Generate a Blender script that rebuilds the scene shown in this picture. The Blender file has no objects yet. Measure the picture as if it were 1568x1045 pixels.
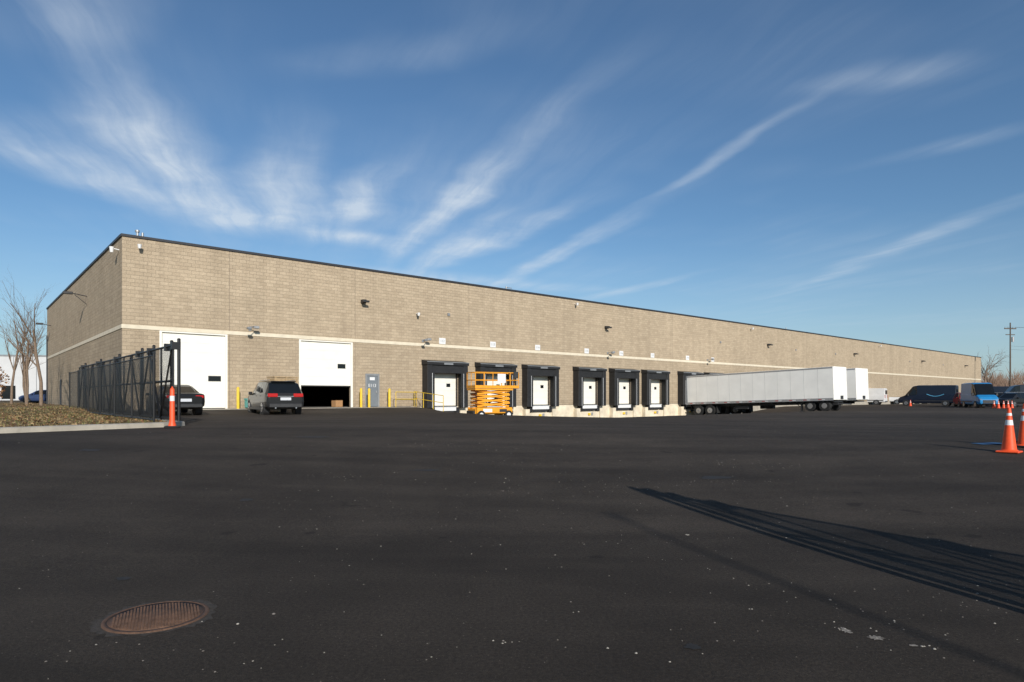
import bpy, math, random
import numpy as np
from mathutils import Vector, Matrix
from mathutils.geometry import delaunay_2d_cdt
random.seed(7)
R = random.random
def U(a,b): return a+(b-a)*random.random()
scene = bpy.context.scene
scene.view_settings.view_transform='Standard'
scene.view_settings.look='None'
scene.view_settings.exposure=0

# ------------------------------------------------------------------ frame of the site
CX,CY=-20.63,34.0            # near corner of the warehouse
ANG=math.atan2(984,1141)     # direction of the long dock wall
CA,SA=math.cos(ANG),math.sin(ANG)
SLAB=-0.69
def st(x,y):
    dx=x-CX; dy=y-CY
    return CA*dx+SA*dy, SA*dx-CA*dy
def xy(s,t):
    return CX+CA*s+SA*t, CY+SA*s-CA*t
def ss(a,b,v):
    k=min(1,max(0,(v-a)/(b-a))); return k*k*(3-2*k)
def lerp(a,b,k): return a+(b-a)*k
def gz(x,y):
    s,t=st(x,y)
    zl=-.70-.2*ss(0,6,t)
    low=lerp(-1.95,-1.2,ss(60,74,s))
    zr=lerp(low,-1.2,ss(3,16,t))
    tt=max(t-3,0)
    k=ss(17.7-.5*tt,18.1+.5*tt,s)
    z=lerp(zl,zr,k)
    n=1-ss(6,19,math.hypot(x,y))
    return lerp(z,-1.5,n)

# ------------------------------------------------------------------ materials
MATS={}
def nt(m):
    m.use_nodes=True
    t=m.node_tree
    return t, t.nodes, t.links, t.nodes['Principled BSDF']
def pm(name,col,rough=.6,var=.15,scale=6,metal=0,bump=0,bscale=None,emit=None,spec=None,coat=0):
    if name in MATS: return MATS[name]
    m=bpy.data.materials.new(name); t,N,L,P=nt(m)
    tc=N.new('ShaderNodeTexCoord')
    no=N.new('ShaderNodeTexNoise'); no.inputs['Scale'].default_value=scale; no.inputs['Detail'].default_value=6
    L.new(tc.outputs['Object'],no.inputs['Vector'])
    r=N.new('ShaderNodeMapRange'); r.inputs[1].default_value=.3; r.inputs[2].default_value=.7
    r.inputs[3].default_value=1-var; r.inputs[4].default_value=1+var
    L.new(no.outputs['Fac'],r.inputs[0])
    v=N.new('ShaderNodeVectorMath'); v.operation='SCALE'; v.inputs[0].default_value=col[:3]
    L.new(r.outputs[0],v.inputs['Scale']); L.new(v.outputs[0],P.inputs['Base Color'])
    P.inputs['Roughness'].default_value=rough; P.inputs['Metallic'].default_value=metal
    if spec is not None: P.inputs['Specular IOR Level'].default_value=spec
    if coat: P.inputs['Coat Weight'].default_value=coat; P.inputs['Coat Roughness'].default_value=.05
    if bump:
        b=N.new('ShaderNodeBump'); b.inputs['Strength'].default_value=bump; b.inputs['Distance'].default_value=.02
        n2=N.new('ShaderNodeTexNoise'); n2.inputs['Scale'].default_value=bscale or scale*5
        L.new(tc.outputs['Object'],n2.inputs['Vector']); L.new(n2.outputs['Fac'],b.inputs['Height']); L.new(b.outputs[0],P.inputs['Normal'])
    MATS[name]=m; return m

def math_node(N,L,op,a,b=None,c=None,clamp=False):
    n=N.new('ShaderNodeMath'); n.operation=op; n.use_clamp=clamp
    for i,v in enumerate((a,b,c)):
        if v is None: continue
        if isinstance(v,(int,float)): n.inputs[i].default_value=v
        else: L.new(v,n.inputs[i])
    return n.outputs[0]
def noise(N,L,vec,scale,detail=5,rough=.55):
    n=N.new('ShaderNodeTexNoise'); n.inputs['Scale'].default_value=scale; n.inputs['Detail'].default_value=detail
    n.inputs['Roughness'].default_value=rough
    L.new(vec,n.inputs['Vector']); return n.outputs['Fac']
def mrange(N,L,v,a,b,c,d,smooth=False):
    n=N.new('ShaderNodeMapRange')
    if smooth: n.interpolation_type='SMOOTHSTEP'
    L.new(v,n.inputs[0]); 
    for i,q in enumerate((a,b,c,d)): n.inputs[i+1].default_value=q
    return n.outputs[0]
def mixc(N,L,f,a,b,bt='MIX'):
    n=N.new('ShaderNodeMix'); n.data_type='RGBA'; n.blend_type=bt
    if isinstance(f,(int,float)): n.inputs[0].default_value=f
    else: L.new(f,n.inputs[0])
    for i,v in ((6,a),(7,b)):
        if isinstance(v,tuple): n.inputs[i].default_value=(v+(1,))[:4]
        else: L.new(v,n.inputs[i])
    return n.outputs[2]

def block_material():
    m=bpy.data.materials.new('split_face_block'); t,N,L,P=nt(m)
    tc=N.new('ShaderNodeTexCoord'); sx=N.new('ShaderNodeSeparateXYZ'); L.new(tc.outputs['Object'],sx.inputs[0])
    a=math_node(N,L,'ADD',sx.outputs[0],sx.outputs[1])
    cb=N.new('ShaderNodeCombineXYZ'); L.new(a,cb.inputs[0]); L.new(sx.outputs[2],cb.inputs[1])
    br=N.new('ShaderNodeTexBrick'); br.inputs['Scale'].default_value=1
    br.inputs['Brick Width'].default_value=.4; br.inputs['Row Height'].default_value=.2
    br.inputs['Mortar Size'].default_value=.011; br.inputs['Mortar Smooth'].default_value=.3
    br.inputs['Color1'].default_value=(.475,.380,.270,1); br.inputs['Color2'].default_value=(.405,.320,.225,1)
    br.inputs['Mortar'].default_value=(.33,.265,.19,1)
    L.new(cb.outputs[0],br.inputs['Vector'])
    n1=mrange(N,L,noise(N,L,tc.outputs['Object'],.35,4),.3,.7,.94,1.06)
    mp=N.new('ShaderNodeMapping'); mp.inputs['Scale'].default_value=(.25,.25,3); L.new(tc.outputs['Object'],mp.inputs[0])
    n2=mrange(N,L,noise(N,L,mp.outputs[0],1.6,4),.3,.7,.94,1.06)
    n3=mrange(N,L,noise(N,L,tc.outputs['Object'],16,4),.3,.7,.84,1.16)
    lo=mrange(N,L,sx.outputs[2],4.2,4.6,.93,1.0)
    ft=mrange(N,L,sx.outputs[2],0,.8,.88,1.0,True)
    mp2=N.new('ShaderNodeMapping'); mp2.inputs['Scale'].default_value=(1.5,1.5,.06); L.new(tc.outputs['Object'],mp2.inputs[0])
    stn=mrange(N,L,noise(N,L,mp2.outputs[0],1.2,5,.6),.35,.7,1.05,.92)
    k=math_node(N,L,'MULTIPLY',n1,n2); k=math_node(N,L,'MULTIPLY',k,n3); k=math_node(N,L,'MULTIPLY',k,lo); k=math_node(N,L,'MULTIPLY',k,ft); k=math_node(N,L,'MULTIPLY',k,stn)
    v=N.new('ShaderNodeVectorMath'); v.operation='SCALE'; L.new(br.outputs['Color'],v.inputs[0]); L.new(k,v.inputs['Scale'])
    L.new(v.outputs[0],P.inputs['Base Color']); P.inputs['Roughness'].default_value=.95; P.inputs['Specular IOR Level'].default_value=.2
    b=N.new('ShaderNodeBump'); b.inputs['Strength'].default_value=.6; b.inputs['Distance'].default_value=.02
    h=math_node(N,L,'SUBTRACT',noise(N,L,tc.outputs['Object'],22,5),br.outputs['Fac']); L.new(h,b.inputs['Height']); L.new(b.outputs[0],P.inputs['Normal'])
    return m

def asphalt_material():
    m=bpy.data.materials.new('asphalt'); t,N,L,P=nt(m)
    tc=N.new('ShaderNodeTexCoord'); O=tc.outputs['Object']
    big=noise(N,L,O,.09,5,.6); mid=noise(N,L,O,.9,6,.65); fine=noise(N,L,O,38,4,.75); grain=noise(N,L,O,120,3,.8)
    mp=N.new('ShaderNodeMapping'); mp.inputs['Rotation'].default_value=(0,0,-ANG-.1); mp.inputs['Scale'].default_value=(.03,.7,1); L.new(O,mp.inputs[0])
    strip=noise(N,L,mp.outputs[0],1.3,4,.6)
    # scuffed tyre arcs
    wv=N.new('ShaderNodeTexWave'); wv.wave_type='RINGS'; wv.rings_direction='Z'; wv.inputs['Scale'].default_value=.11; wv.inputs['Distortion'].default_value=1.6; wv.inputs['Detail'].default_value=3
    mp3=N.new('ShaderNodeMapping'); mp3.inputs['Location'].default_value=(9,26,0); L.new(O,mp3.inputs[0]); L.new(mp3.outputs[0],wv.inputs['Vector'])
    arcs=mrange(N,L,wv.outputs['Fac'],.85,1,1,.86,True)
    base=mixc(N,L,mrange(N,L,big,.35,.65,0,1),(.040,.032,.0255),(.062,.050,.039))
    k=math_node(N,L,'MULTIPLY',mrange(N,L,mid,.3,.7,.80,1.20),mrange(N,L,strip,.3,.7,.76,1.24))
    k=math_node(N,L,'MULTIPLY',k,mrange(N,L,fine,.3,.7,.55,1.45))
    k=math_node(N,L,'MULTIPLY',k,mrange(N,L,grain,.3,.7,.45,1.55))
    k=math_node(N,L,'MULTIPLY',k,arcs)
    sp=noise(N,L,O,1.7,2,.5); k=math_node(N,L,'MULTIPLY',k,mrange(N,L,sp,.70,.74,1,.6,True))
    v=N.new('ShaderNodeVectorMath'); v.operation='SCALE'; L.new(base,v.inputs[0]); L.new(k,v.inputs['Scale'])
    c=v.outputs[0]
    den=mrange(N,L,noise(N,L,O,.5,4,.6),.35,.65,.25,1.0)
    for sc_,lo_,col_ in ((30,.80,(.20,.17,.14)),(13,.93,(.30,.27,.23))):
        vo=N.new('ShaderNodeTexVoronoi'); vo.inputs['Scale'].default_value=sc_; L.new(O,vo.inputs['Vector'])
        spk=mrange(N,L,vo.outputs['Distance'],.09,.16,1,0,True) if sc_>20 else mrange(N,L,vo.outputs['Distance'],.05,.085,1,0,True)
        sepc=N.new('ShaderNodeSeparateColor'); L.new(vo.outputs['Color'],sepc.inputs[0])
        spk=math_node(N,L,'MULTIPLY',spk,mrange(N,L,sepc.outputs[0],lo_,lo_+.03,0,.75))
        c=mixc(N,L,math_node(N,L,'MULTIPLY',spk,den),c,col_)
    ln=N.new('ShaderNodeVectorMath'); ln.operation='LENGTH'; L.new(O,ln.inputs[0])
    far=mrange(N,L,ln.outputs['Value'],190,230,0,1,True)
    c=mixc(N,L,far,c,(.12,.09,.05))
    L.new(c,P.inputs['Base Color']); P.inputs['Roughness'].default_value=.9; P.inputs['Specular IOR Level'].default_value=.2
    b=N.new('ShaderNodeBump'); b.inputs['Strength'].default_value=1; b.inputs['Distance'].default_value=.012
    L.new(math_node(N,L,'ADD',fine,grain),b.inputs['Height']); L.new(b.outputs[0],P.inputs['Normal'])
    return m

def grass_material():
    m=bpy.data.materials.new('winter_grass'); t,N,L,P=nt(m)
    tc=N.new('ShaderNodeTexCoord'); O=tc.outputs['Object']
    a=noise(N,L,O,.35,5); b=noise(N,L,O,9,5,.7); c0=noise(N,L,O,45,3,.7)
    c=mixc(N,L,mrange(N,L,a,.42,.6,0,1),(.20,.125,.06),(.12,.115,.04))
    c=mixc(N,L,mrange(N,L,b,.35,.65,0,1),c,(.26,.19,.11))
    v=N.new('ShaderNodeVectorMath'); v.operation='SCALE'; L.new(c,v.inputs[0]); L.new(mrange(N,L,c0,.3,.7,.6,1.3),v.inputs['Scale'])
    L.new(v.outputs[0],P.inputs['Base Color']); P.inputs['Roughness'].default_value=1; P.inputs['Specular IOR Level'].default_value=.1
    bp=N.new('ShaderNodeBump'); bp.inputs['Strength'].default_value=1; bp.inputs['Distance'].default_value=.06; L.new(b,bp.inputs['Height']); L.new(bp.outputs[0],P.inputs['Normal'])
    return m

def chainlink_material():
    m=bpy.data.materials.new('black_chain_link'); t,N,L,P=nt(m)
    tc=N.new('ShaderNodeTexCoord'); sx=N.new('ShaderNodeSeparateXYZ'); L.new(tc.outputs['Object'],sx.inputs[0])
    u=math_node(N,L,'MULTIPLY',math_node(N,L,'ADD',sx.outputs[0],sx.outputs[2]),14.)
    v=math_node(N,L,'MULTIPLY',math_node(N,L,'SUBTRACT',sx.outputs[0],sx.outputs[2]),14.)
    w=.17
    fu=math_node(N,L,'LESS_THAN',math_node(N,L,'FRACT',u),w); fv=math_node(N,L,'LESS_THAN',math_node(N,L,'FRACT',v),w)
    al=math_node(N,L,'MAXIMUM',fu,fv); L.new(al,P.inputs['Alpha'])
    P.inputs['Base Color'].default_value=(.012,.012,.013,1); P.inputs['Roughness'].default_value=.5
    return m

BLOCK=block_material(); ASPH=asphalt_material(); GRASS=grass_material(); LINK=chainlink_material()
WHITE=pm('white_painted_steel',(.84,.81,.73),.5,.04,2)
CREAM=pm('cream_precast',(.70,.62,.48),.85,.08,3,bump=.3)
CONC=pm('concrete',(.38,.34,.28),.9,.18,2.5,bump=.4)
DOCKC=pm('dock_concrete',(.68,.59,.45),.9,.2,1.6,bump=.4)
COPING=pm('dark_coping',(.03,.03,.035),.5,.1)
BLACKV=pm('black_vinyl',(.015,.015,.016),.65,.3,4)
DARKM=pm('dark_metal',(.03,.03,.032),.5,.2)
BLKM=pm('black_coated_steel',(.012,.012,.013),.45,.2)
GREYM=pm('grey_metal',(.23,.24,.25),.5,.1,3)
GALV=pm('galvanised',(.42,.42,.42),.45,.15,9,metal=.5)
YEL=pm('yellow_paint',(.75,.50,.03),.5,.12,8)
ORG=pm('lift_orange',(.80,.33,.015),.45,.12,6)
CONE=pm('cone_orange',(.85,.09,.02),.5,.08,12)
REFL=pm('reflective_white',(.75,.75,.75),.4,.05,20)
RUB=pm('rubber',(.015,.015,.015),.85,.25,20)
GLASS=pm('dark_glass',(.008,.010,.012),.08,.1,3,spec=.4)
RED=pm('red_lens',(.45,.015,.015),.2,.1,30)
HUB=pm('alloy',(.45,.45,.46),.3,.1,12,metal=.8)
PLATE=pm('licence_plate',(.6,.62,.66),.5,.1,30)
WOOD=pm('raw_wood',(.38,.27,.15),.85,.2,9)
CARDB=pm('cardboard',(.40,.22,.10),.9,.1,9)
BARK=pm('bark',(.20,.145,.105),.95,.25,14)
TWIG=pm('twigs',(.19,.125,.09),.95,.25,3)
TEAL=pm('teal_plastic',(.12,.42,.40),.5,.1,8)
ROOFM=pm('roof_membrane',(.5,.5,.48),.9,.1,1)

# ------------------------------------------------------------------ mesh builder
class MB:
    def __init__(s): s.v=[];s.f=[];s.m=[];s.sm=[];s.mats=[];s.T=Matrix.Identity(4)
    def mi(s,m):
        if m not in s.mats: s.mats.append(m)
        return s.mats.index(m)
    def add(s,vs,fs,m,smooth=False):
        o=len(s.v); s.v+= [tuple(s.T@Vector(p)) for p in vs]; i=s.mi(m)
        for f in fs: s.f.append([o+k for k in f]); s.m.append(i); s.sm.append(smooth)
    def quad(s,a,b,c,d,m): s.add([a,b,c,d],[(0,1,2,3)],m)
    def box(s,x0,x1,y0,y1,z0,z1,m,ch=0):
        if ch<=0:
            vs=[(x0,y0,z0),(x1,y0,z0),(x1,y1,z0),(x0,y1,z0),(x0,y0,z1),(x1,y0,z1),(x1,y1,z1),(x0,y1,z1)]
            s.add(vs,[(0,3,2,1),(4,5,6,7),(0,1,5,4),(1,2,6,5),(2,3,7,6),(3,0,4,7)],m)
        else:
            def ring8(z,e,c):
                a,b,cc,d=x0+e,x1-e,y0+e,y1-e
                return [(a+c,cc,z),(b-c,cc,z),(b,cc+c,z),(b,d-c,z),(b-c,d,z),(a+c,d,z),(a,d-c,z),(a,cc+c,z)]
            rs=[ring8(z0,ch,ch*.4),ring8(z0+ch,0,ch),ring8(z1-ch,0,ch),ring8(z1,ch,ch*.4)]
            vs=sum(rs,[]); fs=[tuple(range(7,-1,-1)),tuple(range(24,32))]
            for k in range(3):
                for i in range(8): fs.append((k*8+i,k*8+(i+1)%8,k*8+8+(i+1)%8,k*8+8+i))
            s.add(vs,fs,m)
    def tube(s,p0,p1,r0,r1,m,n=8,cap=True,smooth=True):
        p0=Vector(p0);p1=Vector(p1); d=(p1-p0)
        if d.length<1e-6: return
        d.normalize(); a=d.orthogonal().normalized(); b=d.cross(a)
        vs=[]
        for p,r in ((p0,r0),(p1,r1)):
            for i in range(n):
                t=2*math.pi*i/n; vs.append(p+a*math.cos(t)*r+b*math.sin(t)*r)
        fs=[(i,(i+1)%n,n+(i+1)%n,n+i) for i in range(n)]
        s.add(vs,fs,m,smooth)
        if cap: s.add(vs,[tuple(range(n-1,-1,-1)),tuple(range(n,2*n))],m)
    def lathe(s,prof,m,n=20,c=(0,0,0)):
        vs=[]
        for r,z in prof:
            for i in range(n):
                t=2*math.pi*i/n; vs.append((c[0]+r*math.cos(t),c[1]+r*math.sin(t),c[2]+z))
        fs=[]
        for k in range(len(prof)-1):
            for i in range(n): fs.append((k*n+i,k*n+(i+1)%n,k*n+n+(i+1)%n,k*n+n+i))
        s.add(vs,fs,m,True)
    def build(s,name,parent=None,loc=(0,0,0),rot=(0,0,0)):
        me=bpy.data.meshes.new(name); me.from_pydata(s.v,[],s.f); 
        for m in s.mats: me.materials.append(m)
        me.polygons.foreach_set('material_index',s.m); me.polygons.foreach_set('use_smooth',s.sm); me.update()
        o=bpy.data.objects.new(name,me); scene.collection.objects.link(o)
        o.location=loc; o.rotation_euler=rot
        if parent: o.parent=parent
        return o
def empty(name,loc=(0,0,0),rz=0):
    e=bpy.data.objects.new(name,None); scene.collection.objects.link(e); e.location=loc; e.rotation_euler=(0,0,rz); e.empty_display_size=.2; return e
def text(name,body,size,mat,parent,M,extr=.004):
    c=bpy.data.curves.new(name,'FONT'); c.body=body; c.size=size; c.extrude=extr; c.align_x='CENTER'; c.align_y='CENTER'
    o=bpy.data.objects.new(name,c); scene.collection.objects.link(o); c.materials.append(mat); o.parent=parent; o.matrix_local=M; return o

# ------------------------------------------------------------------ ground sheet
def axis(lo,hi,step,far):
    a=list(np.arange(lo,hi+.001,step)); d=step; p=hi
    while p<far: d*=1.35; p+=d; a.append(p)
    d=step; p=lo; b=[]
    while p>-far: d*=1.35; p-=d; b.append(p)
    return b[::-1]+a
S_=axis(-40,110,.6,3000); T_=axis(-2,56,.6,3000)
gv=[];gf=[]
for t in T_:
    for s in S_:
        x,y=xy(s,t); gv.append((x,y,gz(x,y)))
n=len(S_)
for j in range(len(T_)-1):
    for i in range(n-1):
        a=j*n+i; gf.append((a,a+n,a+n+1,a+1))
g=MB(); g.add(gv,gf,ASPH,True); g.build('asphalt_ground')

def sheet(name,poly,mat,off,step=1.0,zf=gz,edge=.6):
    pts=[]; 
    for i in range(len(poly)):
        a=Vector(poly[i]); b=Vector(poly[(i+1)%len(poly)]); k=max(1,int((b-a).length/edge))
        for q in range(k): pts.append(a+(b-a)*q/k)
    nb=len(pts)
    edges=[(i,(i+1)%nb) for i in range(nb)]
    xs=[p.x for p in pts]; ys=[p.y for p in pts]
    x=min(xs)+step*.5
    while x<max(xs):
        y=min(ys)+step*.5
        while y<max(ys):
            pts.append(Vector((x+U(-.1,.1)*step,y+U(-.1,.1)*step))); y+=step
        x+=step
    r=delaunay_2d_cdt(pts,edges,[],1,1e-5)
    m=MB(); m.add([(p.x,p.y,zf(p.x,p.y)+off) for p in r[0]],[tuple(f) for f in r[2]],mat,True)
    return m.build(name)

lawn=[(-23.2,.4),(-10.75,18.8),(-10.42,19.25),(-10.45,20.0),(-19.9,31.0),(-21.7,33.6),(-60.8,79),(-125,60),(-110,-10)]
sheet('lawn',lawn,GRASS,.115,1.1)
def sweep(name,pts,w,h,mat,zo=0):
    m=MB(); P=[]
    for i in range(len(pts)-1):
        a=Vector(pts[i]);b=Vector(pts[i+1]);k=max(1,int((b-a).length/.5))
        for q in range(k): P.append(a+(b-a)*q/k)
    P.append(Vector(pts[-1]))
    vs=[];fs=[]
    for i,p in enumerate(P):
        d=(P[min(i+1,len(P)-1)]-P[max(i-1,0)]).normalized(); nrm=Vector((d.y,-d.x))
        z=gz(p.x,p.y)+zo
        for (o,zz) in ((w*.55,-.05),(w*.5,h-.02),(w*.35,h),(-w*.5,h),(-w*.5,-.05)):
            q=p+nrm*o; vs.append((q.x,q.y,z+zz))
    for i in range(len(P)-1):
        for k in range(4): fs.append((i*5+k,i*5+5+k,i*5+6+k,i*5+k+1))
    m.add(vs,fs,mat); return m.build(name)
sweep('kerb',[(-23.2,.4),(-12.7,15.9),(-10.75,18.75),(-10.45,19.1),(-10.33,19.5),(-10.38,20.0),(-15.1,25.5),(-19.85,31.05),(-21.6,33.55)],.34,.14,CONC)
def strip_st(name,s0,s1,t0,t1,mat,off):
    m=MB(); ns=int((s1-s0)/.5)+1; ntt=int((t1-t0)/.3)+1; vs=[];fs=[]
    for j in range(ntt+1):
        for i in range(ns+1):
            x,y=xy(s0+(s1-s0)*i/ns,t0+(t1-t0)*j/ntt); vs.append((x,y,gz(x,y)+off))
    for j in range(ntt):
        for i in range(ns):
            a=j*(ns+1)+i; fs.append((a,a+ns+1,a+ns+2,a+1))
    m.add(vs,fs,mat,True); return m.build(name)
strip_st('concrete_apron',.2,17.4,.02,1.7,CONC,.02)
strip_st('dock_pad',18.6,62,.02,1.1,pm('old_concrete',(.22,.2,.17),.9,.2,2),.02)

def inpoly(x,y,P):
    c=False; j=len(P)-1
    for i in range(len(P)):
        if (P[i][1]>y)!=(P[j][1]>y) and x<(P[j][0]-P[i][0])*(y-P[i][1])/(P[j][1]-P[i][1])+P[i][0]: c=not c
        j=i
    return c
LF=[pm('dry_leaf_a',(.25,.13,.05),.9,.3,5),pm('dry_leaf_b',(.36,.24,.12),.9,.3,5),pm('dry_leaf_c',(.14,.075,.035),.9,.3,5)]
lf=MB(); cnt=0
while cnt<9000:
    x=U(-45,-10); y=U(8,60)
    if R()<.5: x=U(-24,-10.3); y=U(13,32)
    if not inpoly(x,y,lawn): continue
    z=gz(x,y)+.12; a=U(0,6.28); r=U(.03,.075); ti=U(-.04,.05)
    c,s_=math.cos(a)*r,math.sin(a)*r
    lf.add([(x-c,y-s_,z),(x+s_*.6,y-c*.6,z+abs(ti)),(x+c,y+s_,z+.02),(x-s_*.6,y+c*.6,z+.005)],[(0,1,2,3)],random.choice(LF)); cnt+=1
GB=pm('dry_blade',(.28,.22,.10),.9,.3,5); GB2=pm('green_blade',(.10,.13,.03),.9,.3,5)
for i in range(9000):
    x=U(-26,-10.4); y=U(12,42)
    if not inpoly(x,y,lawn): continue
    z=gz(x,y)+.1; a=U(0,6.28); h=U(.05,.13); c,s_=math.cos(a)*.012,math.sin(a)*.012
    lf.add([(x-c,y-s_,z),(x+c,y+s_,z),(x+U(-.06,.06),y+U(-.06,.06),z+h)],[(0,1,2)],GB if R()<.65 else GB2)
lf.build('leaf_litter')

# loose gravel on the asphalt
ST=[pm('stone_light',(.36,.33,.28),.9,.2,30),pm('stone_mid',(.20,.175,.15),.9,.2,30)]
gr=MB()
def stone(x,y,r):
    z=gz(x,y)+.001; k=6; vs=[];a0=U(0,6)
    for i in range(k):
        a=a0+i*6.283/k; q=r*U(.65,1.2); vs.append((x+math.cos(a)*q,y+math.sin(a)*q,z))
    for i in range(k):
        a=a0+i*6.283/k; q=r*U(.4,.6); vs.append((x+math.cos(a)*q,y+math.sin(a)*q,z+r*U(.3,.5)))
    fs=[(i,(i+1)%k,k+(i+1)%k,k+i) for i in range(k)]+[tuple(range(k,2*k))]
    gr.add(vs,fs,random.choice(ST))
cl_=[(U(-4,5),U(3.6,16),U(.3,1.2)) for _ in range(26)]
for i in range(1100):
    if R()<.5:
        c0=random.choice(cl_); x=random.gauss(c0[0],c0[2]*1.3); y=random.gauss(c0[1],c0[2]*.5)
        if y<3.3: continue
    else:
        d=3.3+ (R()**1.2)*18; x=U(-.95,.95)*d; y=d
    if math.hypot(x+2.44,y-4.34)<.36: continue
    stone(x,y,U(.002,.0072)*(1.7 if R()<.05 else 1)*(1+y*.03))
for i in range(70):
    a=R()**.5; stone(1.5+U(-.6,2.0)+a,4.0+U(-.6,1.2),U(.003,.009))
for (x,y) in ((2.14,4.14),(2.27,4.0),(2.5,3.85),(1.9,6.9),(-.02,3.93),(-3.2,3.95)):
    for q in range(4): stone(x+U(-.04,.04),y+U(-.03,.03),U(.005,.013))
gr.build('gravel')
def blob(name,x,y,rx,ry,mat,off=.004,k=18,lo=.65,hi=1.15):
    m=MB(); vs=[(x,y,gz(x,y)+off)]
    for i in range(k):
        a=i*6.283/k; q=U(lo,hi); px=x+math.cos(a)*rx*q; py=y+math.sin(a)*ry*q; vs.append((px,py,gz(px,py)+off))
    m.add(vs,[(0,1+i,1+(i+1)%k) for i in range(k)],mat); return m.build(name)
CS=pm('cement_splash',(.22,.195,.165),.95,.5,40)
blob('cement_stain',2.14,4.12,.035,.06,CS,k=26,lo=.45); blob('cement_stain',2.26,3.99,.05,.04,CS,k=26,lo=.45); blob('cement_stain',2.42,3.87,.03,.02,CS,k=20,lo=.4)
TAR=pm('tar',(.018,.016,.014),.8,.3,20)
blob('tar_patch',1.08,3.85,.05,.05,TAR); blob('tar_patch',-3.2,5.3,.07,.06,TAR); blob('tar_patch',3.3,10.4,.3,.16,TAR); blob('tar_patch',-3.6,8.7,.10,.08,TAR); blob('tar_patch',-8.2,12.5,.22,.15,TAR); blob('tar_patch',-4.8,15.5,.4,.2,TAR); blob('tar_patch',-1.5,11.2,.3,.08,TAR)

# ------------------------------------------------------------------ manhole
mh=MB(); RUST=pm('rusty_iron',(.105,.055,.032),.75,.35,14,bump=.5); RUSTD=pm('rusty_iron_dark',(.04,.024,.017),.85,.3,14)
mh.lathe([(.0,.004),(.29,.004),(.29,.0),(.298,.0),(.298,.008),(.322,.006),(.326,-.01)],RUST,48)
mh.lathe([(.290,.0055),(.298,.0055)],RUSTD,48)
k=14
for i in range(-k,k+1):
    for j in range(-k,k+1):
        x=i*.0195;y=j*.0195
        if math.hypot(x,y)<.272: mh.box(x-.006,x+.006,y-.006,y+.006,.003,.007,RUST)
mh.build('manhole_cover',loc=(-2.42,4.38,gz(-2.42,4.38)+.004),rot=(0,0,.5))
blob('manhole_surround',-2.42,4.38,.385,.375,pm('patched_asphalt',(.052,.042,.034),.95,.5,45,bump=.8),.0025,60,.90,1.06)

# ------------------------------------------------------------------ warehouse
W=empty('warehouse',(CX,CY,SLAB),ANG)
LEN=162.; DEP=37.7; H=9.2
docks=[18.7,23.5,28.3,34.3,39.1,43.9,49.9,54.7]
holes=[(1.86,5.24,0,4.27,'d'),(9.7,13.18,0,4.25,'o'),(14.26,15.2,0,2.2,'m')]
for d in docks: holes.append((d+.55,d+3.05,0,2.9,'k'))
holes.sort()
w=MB()
br=sorted(set([0,LEN]+[h[0] for h in holes]+[h[1] for h in holes]))
for a,b in zip(br[:-1],br[1:]):
    hh=[h for h in holes if abs(h[0]-a)<1e-6 and abs(h[1]-b)<1e-6]
    if hh:
        z=hh[0][3]; w.quad((a,0,z),(b,0,z),(b,0,H),(a,0,H),BLOCK)
        D=.3
        w.quad((a,0,0),(a,0,z),(a,D,z),(a,D,0),BLOCK); w.quad((b,0,0),(b,D,0),(b,D,z),(b,0,z),BLOCK)
        w.quad((a,0,z),(b,0,z),(b,D,z),(a,D,z),BLOCK)
    else: w.quad((a,0,0),(b,0,0),(b,0,H),(a,0,H),BLOCK)
w.quad((0,DEP,-.3),(0,0,-.3),(0,0,H),(0,DEP,H),BLOCK)
w.quad((LEN,0,-2),(LEN,DEP,-2),(LEN,DEP,H),(LEN,0,H),BLOCK)
w.quad((LEN,DEP,-2),(0,DEP,-2),(0,DEP,H),(LEN,DEP,H),BLOCK)
w.quad((0,0,-.4),(18.0,0,-.4),(18.0,0,0),(0,0,0),BLOCK)
w.build('block_walls',W)
w=MB(); w.quad((0,0,8.9),(LEN,0,8.9),(LEN,DEP,8.9),(0,DEP,8.9),ROOFM); w.quad((0.01,.0,.02),(LEN-.01,0,.02),(LEN-.01,DEP,.02),(0.01,DEP,.02),pm('floor_slab',(.12,.11,.10),.8,.1,1)); w.build('roof_and_floor',W)
w=MB()
w.box(-.06,LEN+.06,-.07,.30,H,H+.13,COPING); w.box(-.07,.30,.303,DEP+.06,H,H+.13,COPING)
w.build('parapet_coping',W)
w=MB()
w.box(-.035,LEN,-.035,0.01,4.33,4.54,CREAM); w.box(-.035,.01,.012,DEP,4.33,4.54,CREAM)
w.build('belt_course',W)
w=MB(); JM=pm('control_joint',(.20,.16,.12),.9,.1)
for s in [5.45,13.45,22.9,33.2,49,64,79,94,109,124,139,152]:
    w.box(s-.012,s+.012,-.003,.0,4.55,H,JM)
    if s not in (22.9,): w.box(s-.012,s+.012,-.003,.0,.01,4.32,JM)
w.build('control_joints',W)
w=MB()
w.box(18.0,62,-.03,.25,-1.4,-.02,DOCKC); w.box(62,LEN,-.03,.2,-1.4,-.02,CONC)
for d in docks:
    w.box(d+.05,d+.5,-.42,-.032,-1.35,-.32,DOCKC); w.box(d+3.1,d+3.55,-.42,-.032,-1.35,-.32,DOCKC)
    w.box(d+.5,d+3.1,-.30,-.032,-1.35,-.62,DOCKC)
w.build('dock_wall',W)
def secdoor(m,a,b,z0,z1,y,rows):
    hgt=(z1-z0)/rows
    for i in range(rows):
        m.box(a,b,y,y+.05,z0+i*hgt+.003,z0+(i+1)*hgt-.003,WHITE)
    m.box(a,b,y+.012,y+.04,z0,z1,WHITE)
w=MB(); secdoor(w,1.86,5.24,.03,4.27,.10,8)
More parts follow.
